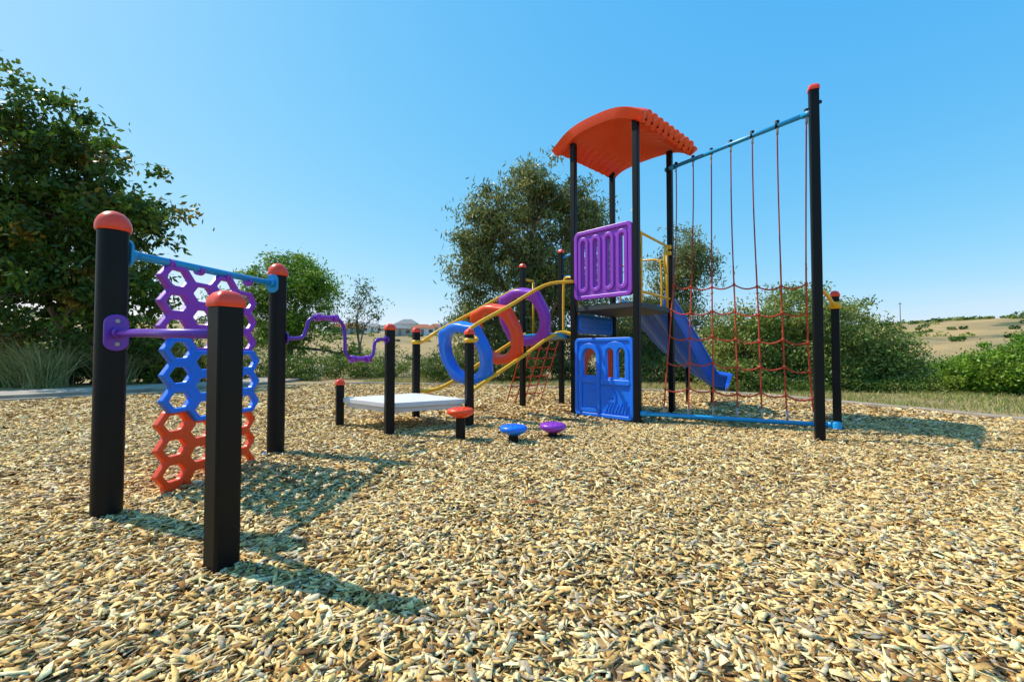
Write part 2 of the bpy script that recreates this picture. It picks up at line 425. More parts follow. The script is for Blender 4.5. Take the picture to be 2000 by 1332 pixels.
hI=(V3(I,0)-V3(Hh,0)).normalized()
lines+=[[V3(Hh,2.35),V3(Hh,2.35)+hI*0.25],[V3(Hh,1.31)+hI*0.25,V3(Hh,2.35)+hI*0.25],[V3(Hh,2.0),V3(Hh,2.0)+hI*0.25]]
fl2=(V3(Hh,0)-V3(FL,0)).normalized()
lines+=[catmull([V3(FL,2.2),V3(FL,2.24)+fl2*0.12,V3(FL,2.2)+fl2*0.22,V3(FL,1.9)+fl2*0.24,V3(FL,1.31)+fl2*0.24],4)]
multi_tube('guard_rails',lines,0.020,YELLOW,tw,10)
for s,z in ((0.05,2.76),(LR-0.05,2.76),(LR-0.05,2.66)):
    box('rail_clamp',gp(s,z),(0.07,0.07,0.07),YELLOW,tw,ta,0.015)
q0=V3(I,2.86); q1=V3(RL,2.86)
tube('blue_loop_rail',[q0,q0.lerp(q1,0.2)+upv*0.06,q0.lerp(q1,0.5)+upv*0.1,q0.lerp(q1,0.8)+upv*0.06,q1],0.022,SKYB,tw,10,curve=5)
tube('blue_loop_rail_low',[q0-upv*0.35,q1-upv*0.35],0.018,SKYB,tw,10)
nose=[V3(FL,1.33).lerp(V3(Hh,1.33),0.12),V3(FL,1.33).lerp(V3(Hh,1.33),0.88)]
me=bpy.data.meshes.new('n'); p=[nose[0],nose[1],nose[1]-hd*0.22,nose[0]-hd*0.22]
me.from_pydata([tuple(v) for v in p]+[tuple(v-upv*0.10) for v in p[:2]]+[tuple(v-upv*0.03) for v in p[2:]],[],[(0,1,2,3),(7,6,5,4),(0,4,5,1),(1,5,6,2),(2,6,7,3),(3,7,4,0)])
link(me,'blue_step_plate',SKYB,tw,bevel=0.008)

# ---- slide
sd=empty('slide')
path=catmull([(2.28,7.86,1.74),(2.50,8.15,1.68),(2.85,8.5,1.38),(3.22,8.74,0.98),(3.58,8.80,0.62),(3.88,8.72,0.38),(4.12,8.58,0.30)],10)
prof=[]
HW=0.46
for k in range(49):
    s=-1+2*k/48
    z=0.08*(0.5-0.5*math.cos(s*3*math.pi+math.pi))*(abs(s)<0.84)
    if abs(s)>0.80: z=0.28*min(1,(abs(s)-0.80)/0.13)
    prof.append((s*HW,z))
V=[];F=[];n=len(path)
for i,p in enumerate(path):
    t=(path[min(i+1,n-1)]-path[max(i-1,0)]).normalized(); l=t.cross(upv).normalized(); w=l.cross(t).normalized()
    for (x,z) in prof: V.append(p+l*x+w*z)
m_=len(prof)
for i in range(n-1):
    for k in range(m_-1): F.append((i*m_+k,i*m_+k+1,(i+1)*m_+k+1,(i+1)*m_+k))
me=bpy.data.meshes.new('sl'); me.from_pydata(V,[],F); me.update()
link(me,'chute',SLIDEB,sd,smooth=True,solid=0.03,solid_off=0,bevel=0.01)
tube('slide_leg',[(3.90,8.70,-0.1),(3.90,8.70,0.36)],0.03,BLACK,sd); tube('slide_leg_b',[(3.45,8.80,-0.1),(3.45,8.80,0.72)],0.025,BLACK,sd)
dT=(V3(RR,0)-V3(RL,0)).normalized()
multi_tube('entry_hoop',[catmull([(2.26-dT.x*0.4,7.82-dT.y*0.4,1.74),(2.26-dT.x*0.4,7.82-dT.y*0.4,2.4),(2.26-dT.x*0.3,7.82-dT.y*0.3,2.6),(2.26+dT.x*0.3,7.82+dT.y*0.3,2.6),(2.26+dT.x*0.4,7.82+dT.y*0.4,2.4),(2.26+dT.x*0.4,7.82+dT.y*0.4,1.74)],6)],0.018,YELLOW,sd,10)

# ---- big climbing net
cn=empty('climbing_net')
sq_post(*T,4.09,cn,0.098,ta+0.25,'tall_post'); sq_post(*S,1.79,cn,0.092,ta,'short_post')
box('bracket_stub',(T[0]+0.06,T[1]+0.01,3.92),(0.08,0.03,0.035),BLACK,cn,0.2)
R0=V3(RR,4.10);R1=V3(T,3.80); B0=V3(FR,0.15); B1=V3(S,0.06)
tube('top_rail',[R0,R1],0.030,SKYB,cn,14); tube('bottom_rail',[B0,B1],0.030,SKYB,cn,14)
dd=(R0-R1).normalized(); tube('rail_end',[R1+dd*0.0,R1+dd*0.14],0.037,SKYB,cn,14); tube('rail_end_b',[R0-dd*0.14,R0+dd*0.08],0.042,SKYB,cn,14)
tube('rail_end_c',[B1,B1+(B0-B1).normalized()*0.12],0.045,SKYB,cn,14); tube('rail_end_d',[B0,B0+(B1-B0).normalized()*0.12],0.042,SKYB,cn,14)
lathe('base_socket',(S[0]-0.06,S[1]-0.06,0),[(0.06,-0.05),(0.06,0.10),(0.045,0.12),(0.002,0.125)],SKYB,cn,20)
dl=(V3(T,0)-V3(S,0)).normalized()
tube('yellow_arm',[V3(S,1.62),V3(S,1.66)+dl*0.25,V3(S,1.72)+dl*0.5,V3(T,1.76)],0.024,YELLOW,cn,10,curve=4)
flange('yellow_clamp',V3(S,1.58),(0,0,1),YELLOW,cn,0.066,0.09)
def spt(i,s):
    a=R0.lerp(R1,0.065+0.15*i); b=B0.lerp(B1,0.14+0.126*i)
    p=a.lerp(b,s)
    sag=math.sin(math.pi*s)
    out=Vector((-0.55,-0.8,0))
    side=(i-3)/3
    p=p+out*0.03*sag*math.sin(i*1.7)+Vector((0.012*math.sin(6*s+i),0,0))
    p=p+(R1-R0).normalized()*(-0.07*side*sag)
    return p
up_l=[];lo_l=[]
for i in range(7):
    pts=[spt(i,k/20) for k in range(21)]
    up_l.append(pts[:10]); lo_l.append(pts[9:])
multi_tube('upper_ropes',up_l,0.0085,ROPED,cn,6)
multi_tube('lower_ropes',lo_l,0.010,ROPE,cn,6)
cr=[];jj=[]
for s in (0.525,0.62,0.715,0.81,0.905):
    for i in range(6):
        p=spt(i,s+0.006*math.sin(i*2.1+s*9));q=spt(i+1,s+0.006*math.sin((i+1)*2.1+s*9))
        cr.append([p.lerp(q,k/6)-upv*(0.045*math.sin(math.pi*k/6)) for k in range(7)])
        jj.append([p-upv*0.02,p+upv*0.02])
        if i==5: jj.append([q-upv*0.02,q+upv*0.02])
multi_tube('cross_ropes',cr,0.011,ROPE,cn,6); multi_tube('knots',jj,0.018,ROPE,cn,8)
fer=[];cl=[]
for i in range(7):
    p=spt(i,0);q=spt(i,1); d=(q-p).normalized()
    fer.append([p,p+d*0.11]); fer.append([q-d*0.16,q]); 
    cl.append([p-upv*0.03,p+upv*0.06])
multi_tube('ferrules',fer,0.014,STEEL,cn,8); multi_tube('top_clamps',cl,0.026,BLACK,cn,8)

# ---- small rope ladder behind
sn=empty('rope_ladder')
t0,t1=Vector((0.25,8.22,1.28)),Vector((0.93,8.74,1.28)); b0,b1=Vector((-0.12,8.75,0)),Vector((0.62,9.6,0))
L_=[]
for k in range(5):
    L_.append([t0.lerp(t1,k/4),b0.lerp(b1,k/4)])
for k in range(1,7):
    s=k/7; a=t0.lerp(b0,s); b=t1.lerp(b1,s)
    L_.append([a.lerp(b,j/8)-upv*0.02*math.sin(math.pi*4*j/8)**2 for j in range(9)])
multi_tube('ropes',L_,0.012,ROPE,sn,6)

# ---------------------------------------------------------------- terrain
def sstep(x,a,b):
    t=np.clip((x-a)/(b-a),0,1); return t*t*(3-2*t)
def Hf(x,y):
    x=np.asarray(x,float);y=np.asarray(y,float)
    r=np.hypot(x,y); th=np.arctan2(x,np.maximum(y,-1e9))
    hc=10.6+1.0*sstep(th,0.1,0.6)+0.9*np.sin(th*7+1)+0.4*np.sin(th*19)+2.0*sstep(-th,0.25,0.6)
    z=-1.6*sstep(r,19,45)
    z=z+(hc+1.6)*sstep(r,45,225)**0.8
    z=z+0.5*np.sin(x*0.05+1)*np.cos(y*0.06)*sstep(r,30,80)
    z=z-8*sstep(r,260,600)
    return z
rad=np.concatenate([[0.01],np.linspace(3,30,10),np.linspace(36,300,45),np.geomspace(330,5000,16)])
NA=240; ang=np.linspace(0,2*np.pi,NA,endpoint=False)
RRr,AA=np.meshgrid(rad,ang,indexing='ij'); X=RRr*np.sin(AA); Y=RRr*np.cos(AA); Z=Hf(X,Y)
V=np.stack([X,Y,Z],-1).reshape(-1,3)
i,j=np.meshgrid(np.arange(len(rad)-1),np.arange(NA),indexing='ij'); j2=(j+1)%NA
F=np.stack([i*NA+j,i*NA+j2,(i+1)*NA+j2,(i+1)*NA+j],-1).reshape(-1,4)[:,::-1]
m,nt,N,L,b=nmat('dry_ground')
tc=N.new('ShaderNodeTexCoord')
n1=N.new('ShaderNodeTexNoise'); n1.inputs['Scale'].default_value=0.06; n1.inputs['Detail'].default_value=12; n1.inputs['Roughness'].default_value=0.65
n2=N.new('ShaderNodeTexNoise'); n2.inputs['Scale'].default_value=9; n2.inputs['Detail'].default_value=8
L.new(tc.outputs['Object'],n1.inputs['Vector']);L.new(tc.outputs['Object'],n2.inputs['Vector'])
r=N.new('ShaderNodeValToRGB'); e=r.color_ramp.elements
e[0].position=0.36; e[0].color=(0.10,0.11,0.035,1); e[1].position=0.60; e[1].color=(0.50,0.34,0.14,1)
x_=e.new(0.45); x_.color=(0.34,0.25,0.11,1)
L.new(n1.outputs[0],r.inputs[0])
r2=N.new('ShaderNodeValToRGB'); r2.color_ramp.elements[0].color=(0.5,0.5,0.5,1); r2.color_ramp.elements[1].color=(1.2,1.15,1.1,1)
r2.color_ramp.elements[0].position=0.35; r2.color_ramp.elements[1].position=0.65
L.new(n2.outputs[0],r2.inputs[0])
mx=N.new('ShaderNodeMixRGB'); mx.blend_type='MULTIPLY'; mx.inputs[0].default_value=1
L.new(r.outputs[0],mx.inputs[1]);L.new(r2.outputs[0],mx.inputs[2]);L.new(mx.outputs[0],b.inputs['Base Color'])
b.inputs['Roughness'].default_value=0.95
bp=N.new('ShaderNodeBump'); bp.inputs['Strength'].default_value=0.6; bp.inputs['Distance'].default_value=0.05
L.new(n2.outputs[0],bp.inputs['Height']);L.new(bp.outputs[0],b.inputs['Normal'])
link(fastmesh('ground',V,F),'ground',m,smooth=True)

# mulch area
edge=[(-13.5,-6),(-12.6,3),(-11.3,7.6),(-10.3,9.1),(-8.5,10.7),(-7.06,12.7),(-6.0,14.0),(-4.6,14.3),(-3.2,14.0),(0,13.2),(3.3,11.7),(5.5,10.6),(6.5,8.8),(7.4,6.5),(8.1,4),(8.6,0),(8.8,-6)]
poly=[tuple(p)[:2] for p in catmull([(x,y,0) for x,y in edge],4)]
me=bpy.data.meshes.new('mulch'); me.from_pydata([(x,y,0.004) for x,y in poly],[],[tuple(range(len(poly)))[::-1]]); me.update()
if me.polygons[0].normal.z<0: me.flip_normals()
m,nt,N,L,b=nmat('mulch_base')
tc=N.new('ShaderNodeTexCoord'); vo=N.new('ShaderNodeTexVoronoi'); vo.inputs['Scale'].default_value=26
L.new(tc.outputs['Object'],vo.inputs['Vector'])
r=N.new('ShaderNodeValToRGB'); e=r.color_ramp.elements; e[0].color=(0.09,0.05,0.02,1); e[1].color=(0.40,0.26,0.12,1)
sp=N.new('ShaderNodeSeparateColor'); L.new(vo.outputs['Color'],sp.inputs[0]); L.new(sp.outputs[0],r.inputs[0]); L.new(r.outputs[0],b.inputs['Base Color'])
bp=N.new('ShaderNodeBump'); bp.inputs['Strength'].default_value=1; bp.inputs['Distance'].default_value=0.02
L.new(vo.outputs['Distance'],bp.inputs['Height']);L.new(bp.outputs[0],b.inputs['Normal']); b.inputs['Roughness'].default_value=0.95
link(me,'mulch_ground',m)
PX=np.array(poly)
def inpoly(x,y,P=PX):
    c=np.zeros(len(x),bool); n=len(P)
    for i in range(n):
        x1,y1=P[i];x2,y2=P[(i+1)%n]
        k=((y1>y)!=(y2>y)); 
        if y1!=y2: c^= k&(x<(x2-x1)*(y-y1)/(y2-y1)+x1)
    return c
pal=np.array([[0.90,0.66,0.30],[0.78,0.51,0.19],[0.60,0.37,0.13],[0.36,0.19,0.065],[0.76,0.60,0.37],[0.48,0.39,0.27],[0.15,0.08,0.035],[0.95,0.78,0.43],[0.27,0.19,0.12]])
pw=np.array([0.22,0.19,0.14,0.11,0.11,0.07,0.04,0.09,0.03]); pw/=pw.sum()
def mound(x,y): return 0.014*np.sin(x*1.7+0.4*y)*np.cos(y*2.1-0.5*x)+0.010*np.sin(x*4.1)*np.sin(y*3.7)+0.006
def chips(y0,y1,dens,scale,full):
    xm=1.22*y1+1.2
    n=int(dens*(y1-y0)*2*xm)
    x=rng.uniform(-xm,xm,n); y=rng.uniform(y0,y1,n)
    k=(np.abs(x)<1.22*y+1.2)&inpoly(x,y); x=x[k];y=y[k];n=len(x)
    Lh=np.clip(rng.lognormal(math.log(0.0195),0.45,n),0.006,0.05)*scale; Wh=np.clip(rng.lognormal(math.log(0.0074),0.45,n),0.0025,0.018)*scale; Wh=np.minimum(Wh,Lh*0.75); Th=rng.uniform(0.0008,0.0022,n)*scale
    yaw=rng.uniform(0,2*np.pi,n); pit=rng.normal(0,0.24,n); rol=rng.normal(0,0.34,n)
    z=0.006+mound(x,y)+rng.random(n)**1.2*0.024*scale
    cy_,sy_=np.cos(yaw),np.sin(yaw);cp_,sp_=np.cos(pit),np.sin(pit);cr_,sr_=np.cos(rol),np.sin(rol)
    ex=np.stack([cy_*cp_,sy_*cp_,sp_],1)
    e0=np.stack([-sy_,cy_,np.zeros(n)],1); e1=np.cross(ex,e0)
    ey=e0*cr_[:,None]+e1*sr_[:,None]; ez=np.cross(ex,ey)
    c=np.stack([x,y,z],1)
    j=lambda a:1+rng.uniform(-a,a,n)
    taper=rng.uniform(0.12,1.0,n); skew=rng.uniform(-0.35,0.35,n)
    cor=[]
    for zz in ((1,-1) if full else (1,)):
        for (sx,sy2,tp) in ((-1,-1,0),(1,-1,1),(1,1,1),(-1,1,0)):
            ww=Wh*(taper if tp else 1)*j(0.2); ll=Lh*(1+sx*sy2*skew)
            cor.append(c+ex*(sx*ll)[:,None]+ey*(sy2*ww)[:,None]+ez*(zz*Th)[:,None])
    V=np.stack(cor,1); m_=V.shape[1]; V=V.reshape(-1,3)
    base=(np.arange(n)*m_)[:,None]
    if full: q=np.array([[0,1,2,3],[0,4,5,1],[1,5,6,2],[2,6,7,3],[3,7,4,0]])
    else: q=np.array([[0,1,2,3]])
    F=(base[:,None,:]+q[None]).reshape(-1,4)
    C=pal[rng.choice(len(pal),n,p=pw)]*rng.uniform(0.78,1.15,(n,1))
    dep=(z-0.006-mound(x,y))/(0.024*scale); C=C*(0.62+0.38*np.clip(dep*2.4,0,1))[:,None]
    big=0.5+0.5*np.sin(x*1.3+np.sin(y*1.1)*1.5)*np.cos(y*0.9+x*0.4)
    C=C*(0.92+0.12*big)[:,None]
    return V,F,np.repeat(C,m_,0)
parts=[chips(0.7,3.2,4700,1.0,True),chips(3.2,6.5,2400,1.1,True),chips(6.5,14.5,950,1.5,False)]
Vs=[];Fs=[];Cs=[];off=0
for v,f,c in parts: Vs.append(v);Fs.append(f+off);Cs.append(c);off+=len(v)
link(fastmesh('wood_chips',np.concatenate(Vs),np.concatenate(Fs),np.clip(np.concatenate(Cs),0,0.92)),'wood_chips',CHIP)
me=bpy.data.meshes.new('fl'); me.from_pydata([(-0.05,0,0),(-0.02,-0.02,0.012),(0.03,-0.016,0.018),(0.06,0,0.004),(0.03,0.018,0.02),(-0.02,0.022,0.014),(0,0,0.004)],[],[(0,1,6),(1,2,6),(2,3,6),(3,4,6),(4,5,6),(5,0,6)])
link(me,'fallen_leaf',plastic('dead_leaf',(0.35,0.12,0.04),0.6),mw=Matrix.Translation((0.12,2.86,0.05)))

m,nt,N,L,b=nmat('concrete')
tc=N.new('ShaderNodeTexCoord'); n=N.new('ShaderNodeTexNoise'); n.inputs['Scale'].default_value=3; n.inputs['Detail'].default_value=12
L.new(tc.outputs['Object'],n.inputs['Vector']); r=N.new('ShaderNodeValToRGB'); r.color_ramp.elements[0].color=(0.27,0.22,0.17,1); r.color_ramp.elements[1].color=(0.46,0.40,0.33,1)
r.color_ramp.elements[0].position=0.3;r.color_ramp.elements[1].position=0.7
L.new(n.outputs[0],r.inputs[0]);L.new(r.outputs[0],b.inputs['Base Color']);b.inputs['Roughness'].default_value=0.9
CONC=m
def ribbon(name,P,w0,w1,z,th,mat):
    P=catmull([(x,y,0) for x,y in P],6); n=len(P);V=[];F=[]
    for i,p in enumerate(P):
        t=(P[min(i+1,n-1)]-P[max(i-1,0)]).normalized(); l=Vector((-t.y,t.x,0))
        a=p+l*w0;c=p+l*w1
        V+=[(a.x,a.y,z),(c.x,c.y,z),(c.x,c.y,z-th),(a.x,a.y,z-th)]
    for i in range(n-1):
        for k in range(4): F.append((4*i+k,4*i+(k+1)%4,4*i+4+(k+1)%4,4*i+4+k))
    F+= [(0,3,2,1),(4*n-4,4*n-3,4*n-2,4*n-1)]
    me=bpy.data.meshes.new(name); me.from_pydata(V,[],F); me.update()
    bm=bmesh.new();bm.from_mesh(me);bmesh.ops.recalc_face_normals(bm,faces=bm.faces);bm.to_mesh(me);bm.free()
    return link(me,name,mat,bevel=0.008)
ribbon('footpath',[(-15.0,-2),(-14.2,4),(-13.0,8),(-11.6,10.4),(-9.9,12.4),(-8.6,15),(-8.9,18),(-11,24),(-14,34),(-15,48)],-0.9,0.9,0.09,0.2,CONC)
ribbon('kerb',edge,-0.07,0.07,0.07,0.18,CONC)

# ---------------------------------------------------------------- foliage
def leaf_mesh(cent,length,width,colors,droop=0.0,upr=0.0):
    n=len(cent)
    d=rng.normal(0,1,(n,3)); d[:,2]-=droop; d[:,2]+=upr; d/=np.linalg.norm(d,axis=1)[:,None]
    q=rng.normal(0,1,(n,3)); s=np.cross(d,q); s/=np.linalg.norm(s,axis=1)[:,None]; nn=np.cross(d,s)
    l=length*rng.uniform(0.6,1.3,n); w=width*rng.uniform(0.7,1.2,n)
    v0=cent-d*(l/2)[:,None]; v2=cent+d*(l/2)[:,None]+nn*(l*0.1)[:,None]
    v1=cent+s*(w/2)[:,None]+nn*(w*0.15)[:,None]; v3=cent-s*(w/2)[:,None]+nn*(w*0.15)[:,None]
    V=np.stack([v0,v1,v2,v3],1).reshape(-1,3); F=np.arange(4*n).reshape(-1,4)
    return V,F,np.repeat(colors,4,0)
def crown(ells,nclump,nleaf,sig,length,width,pal,droop=0.3,shell=0.5,flat=0.7,stray=1.15):
    e=np.array(ells,float); vol=np.prod(e[:,3:],axis=1)**0.8; p=vol/vol.sum()
    k=rng.choice(len(e),nclump,p=p)
    d=rng.normal(0,1,(nclump,3)); d/=np.linalg.norm(d,axis=1)[:,None]
    rr=(rng.random(nclump)**shell)*rng.choice([1.0,1.0,1.0,stray],nclump)
    cc=e[k,:3]+d*e[k,3:]*rr[:,None]
    cc[:,2]=np.maximum(cc[:,2],0.15)
    sg=sig*rng.uniform(0.5,1.5,nclump)
    idx=np.repeat(np.arange(nclump),nleaf); n=len(idx)
    g=rng.normal(0,1,(n,3))*sg[idx][:,None]; g[:,2]*=flat
    c=cc[idx]+g; c[:,2]=np.maximum(c[:,2],0.03)
    pal=np.array(pal); cl=pal[rng.integers(0,len(pal),nclump)][idx]*rng.uniform(0.6,1.35,(n,1))
    V,F,C=leaf_mesh(c,length,width,cl,droop)
    return V,F,C,cc,k
def limb_mesh(lines,rads,name,mat,parent):
    V=[];F=[]
    for P,(ra,rb) in zip(lines,rads):
        P=catmull(P,4); n=len(P); R=[ra+(rb-ra)*i/(n-1) for i in range(n)]
        v,f=sweep_data(P,R,7,caps=False); o=len(V); V+=v; F+=[tuple(i+o for i in q) for q in f]
    me=bpy.data.meshes.new(name); me.from_pydata(V,[],F); me.update()
    return link(me,name,mat,parent,smooth=True)
def tree(name,base,ells,nclump,nleaf,sig,length,width,pal,tr=0.15,barkm=BARK,droop=0.3,fork=0.25,shell=0.5,twigs=0.6,stray=1.15):
    e_=empty(name)
    V,F,C,cc,k=crown(ells,nclump,nleaf,sig,length,width,pal,droop,shell,stray=stray)
    link(fastmesh('foliage',V,F,C),'foliage',LEAF,e_)
    base=Vector(base); topz=max(e[2] for e in ells)
    lines=[];rads=[]
    fk=base+Vector((random.uniform(-.2,.2),0,topz*fork))
    lines.append([base-Vector((0,0,0.1)),base.lerp(fk,0.5)+Vector((0.05,0,0)),fk]); rads.append((tr*1.25,tr*0.9))
    for i,e in enumerate(ells):
        c=Vector(e[:3]); mid=fk.lerp(c,0.5)+Vector((random.uniform(-.3,.3),random.uniform(-.3,.3),0.15*abs(c.z-fk.z)))
        lines.append([fk,mid,c]); rads.append((tr*0.65,tr*0.22))
        own=[j for j in range(len(cc)) if k[j]==i]
        for j in own[:int(len(own)*twigs)]:
            q=Vector(cc[j]); st=mid.lerp(c,random.random()) ; m2=st.lerp(q,0.5)+Vector((random.uniform(-.15,.15),random.uniform(-.15,.15),0.1))
            lines.append([st,m2,q]); rads.append((tr*0.16,tr*0.05))
    limb_mesh(lines,rads,'trunk_and_limbs',barkm,e_)
    return e_
GD=[(0.06,0.125,0.012),(0.08,0.155,0.015),(0.042,0.09,0.012),(0.13,0.20,0.02),(0.065,0.13,0.02)]
GG=[(0.19,0.225,0.065),(0.235,0.265,0.08),(0.14,0.175,0.05),(0.29,0.29,0.10)]
GB=[(0.15,0.29,0.02),(0.20,0.34,0.025),(0.10,0.21,0.02),(0.26,0.36,0.045)]
GO=[(0.22,0.29,0.055),(0.28,0.33,0.07),(0.15,0.22,0.04),(0.34,0.36,0.09)]
tree('broadleaf_tree',(-14.8,14.8,0),[(-15.1,14,7.7,1.9,1.8,1.9),(-13.4,14,5.7,2.0,1.8,1.6),(-11.7,14,5.3,1.25,1.2,0.9),(-14.5,14,3.2,2.8,2.0,1.9),(-12.3,14,3.0,1.2,1.2,1.3),(-15.8,14.5,5.7,2.2,2,2.2),(-18,14.5,5.2,2.6,2.2,2.6),(-13.3,14,7.2,0.7,0.9,0.8),(-14.5,15.5,1.2,3.0,1.2,1.1),(-12.6,15.3,1.0,1.5,1,1.0),(-18,15.5,1.5,2.5,1.5,1.5)],
     640,72,0.23,0.23,0.105,GD+[(0.22,0.17,0.02)],0.2,BARK,0.4,0.22,stray=1.28)
tree('leafy_tree',(-11.1,22,0),[(-10.0,22,4.0,1.7,1.6,1.9),(-12.6,22,3.6,1.7,1.6,1.7),(-11.1,22,2.0,2.6,1.6,1.3),(-10.9,22,5.2,1.1,1,1.0),(-8.2,22.5,0.8,1.2,1,0.7)],330,90,0.26,0.18,0.065,GB,0.13,BARK,0.5)
tree('sapling',(-7.0,20,0),[(-6.6,20,3.5,0.75,0.6,0.85),(-7.0,20,2.5,0.55,0.5,0.6),(-6.1,20,2.7,0.45,0.5,0.5)],48,26,0.15,0.13,0.05,GD,0.06,BARK,0.3,0.35,twigs=1.0)
tree('gum_tree',(0.9,17,0),[(1.0,17,7.0,1.35,1.3,1.4),(-0.8,17,6.1,1.1,1.1,1.2),(2.7,17,6.3,1.1,1.1,1.3),(-1.4,17,4.3,1.05,1.2,1.4),(0.6,17,4.4,1.4,1.3,1.8),(-1.2,17,2.4,1.3,1.1,1.1),(2.3,17,3.7,1.4,1.2,1.6),(1.2,17,2.3,1.8,1,1.1),(0.4,17,1.0,2.6,1,0.8)],
     620,88,0.23,0.22,0.055,GG,0.17,GUMBARK,1.0,0.15,stray=1.22)
tree('gum_tree',(6.3,18,0),[(6.8,18,4.5,1.4,1.2,1.5),(6.4,18,2.2,1.9,1.2,1.4),(4.6,18,1.9,1.6,1.2,1.4),(5.6,18,0.9,2.4,1,0.8)],330,90,0.24,0.19,0.05,GG,0.1,GUMBARK,1.0)
def bush(name,ells,nclump,nleaf,sig,l,w,pal):
    e=np.array(ells); b=(float(e[:,0].mean()),float(e[:,1].mean()),0)
    return tree(name,b,ells,nclump,nleaf,sig,l,w,pal,0.06,BARK,0.0,0.15,0.35,0.3)
bush('shrub',[(6.7,13,1.25,1.1,1,1.1),(6.2,12.6,.5,1,.8,.5)],190,95,0.16,0.10,0.045,GO)
bush('shrub',[(8.4,13,1.7,1.25,1.2,1.25),(8.3,12.5,.6,1.4,.9,.6)],270,95,0.17,0.10,0.045,GO)
bush('shrub',[(9.8,13,1.35,1.05,1.1,1.1),(10.8,13,0.95,.7,1,.75),(10,12.5,.5,1.5,.8,.5)],250,95,0.17,0.10,0.045,GO)
bush('green_bush',[(11.75,11,.50,1.0,.9,.6),(12.9,11,.65,1.1,.9,.75)],220,95,0.12,0.09,0.045,GB)
bush('green_bush',[(12.0,13.8,.25,1.1,.8,.4),(14.5,15,.4,1.6,1,.5)],140,80,0.13,0.08,0.04,GB)
def mass(name,ells,nclump,nleaf,sig,l,w,pal):
    V,F,C,cc,k=crown(ells,nclump,nleaf,sig,l,w,pal,0.0,0.5)
    return link(fastmesh(name,V,F,C),name,LEAF)
und=[]
for x in np.arange(-9.5,-2.0,0.6): und.append((x,17.5+random.uniform(-1,2),0.35,0.8,0.9,0.4+0.35*random.random()))
mass('low_shrubs',und,380,60,0.14,0.10,0.04,GO+GD)
und=[]
for x in np.arange(-2.5,6.6,0.7): und.append((x,15.3+random.uniform(-.6,.8)-0.25*max(0,x-2),0.4,0.7,0.7,0.5+0.35*random.random()))
mass('understorey_shrubs',und,400,70,0.14,0.10,0.035,GG+GD)
und=[]
for x in np.arange(5.5,12,0.6): und.append((x,11.3+random.uniform(-.1,.5)-0.05*x+0.5,0.12,0.5,0.4,0.2))
mass('ground_cover',und,220,50,0.1,0.07,0.03,GD+GO)
und=[]
for k in range(20):
    x=-10.5-8*random.random(); und.append((x,16.5+1.5*random.random(),0.8,1.1,0.8,0.9))
mass('garden_shrubs',und,420,65,0.18,0.13,0.055,GD+GO[:2])
def blades(name,x,y,h,wd,pal,lean=0.35):
    n=len(x); z=Hf(x,y)
    a=rng.uniform(0,2*np.pi,n); ln=rng.normal(0,lean,(n,2)); hh=h*rng.uniform(0.5,1.2,n)
    b=np.stack([x,y,z],1); s=np.stack([np.cos(a),np.sin(a),np.zeros(n)],1)*(wd/2)
    mid=b+np.stack([ln[:,0]*hh*0.4,ln[:,1]*hh*0.4,hh*0.6],1); tip=b+np.stack([ln[:,0]*hh,ln[:,1]*hh,hh],1)
    V=np.stack([b-s,b+s,mid+s*0.7,mid-s*0.7,tip+s*0.1,tip-s*0.1],1).reshape(-1,3)
    o=(np.arange(n)*6)[:,None,None]; F=(o+np.array([[0,1,2,3],[3,2,4,5]])[None]).reshape(-1,4)
    pal=np.array(pal); C=pal[rng.integers(0,len(pal),n)]*rng.uniform(0.7,1.3,(n,1))
    link(fastmesh(name,V,F,np.repeat(C,6,0)),name,GRASSM)
DG=[(0.50,0.40,0.16),(0.42,0.36,0.13),(0.24,0.28,0.07),(0.58,0.48,0.23)]
n=60000; x=rng.uniform(6,20,n); y=rng.uniform(4,15,n)
k=~inpoly(x-0.12,y-0.05)&~inpoly(x-0.3,y)&((np.sin(x*2.1+y)*np.cos(y*1.7)+rng.normal(0,.6,n))>-0.3); blades('dry_grass',x[k],y[k],0.10,0.012,DG+[(0.16,0.25,0.05)]*3,0.7)
n=24000; x=rng.uniform(-5,6,n); y=rng.uniform(12.2,17,n); k=~inpoly(x,y-0.15)
blades('grass_verge',x[k],y[k],0.12,0.014,DG,0.6)
tx=[];ty=[]
for (cx_,cy_,r_) in ((-13.6,13.0,0.35),(-14.6,13.4,0.4),(-12.9,14.6,0.4),(-15.6,13.6,0.4),(-12.0,15.8,0.4),(-10.8,16.6,0.4)):
    n=350; tx.append(cx_+rng.normal(0,r_*0.5,n)); ty.append(cy_+rng.normal(0,r_*0.5,n))
blades('tussock_grass',np.concatenate(tx),np.concatenate(ty),1.3,0.02,[(0.62,0.52,0.26),(0.40,0.38,0.14),(0.22,0.28,0.07)],0.6)
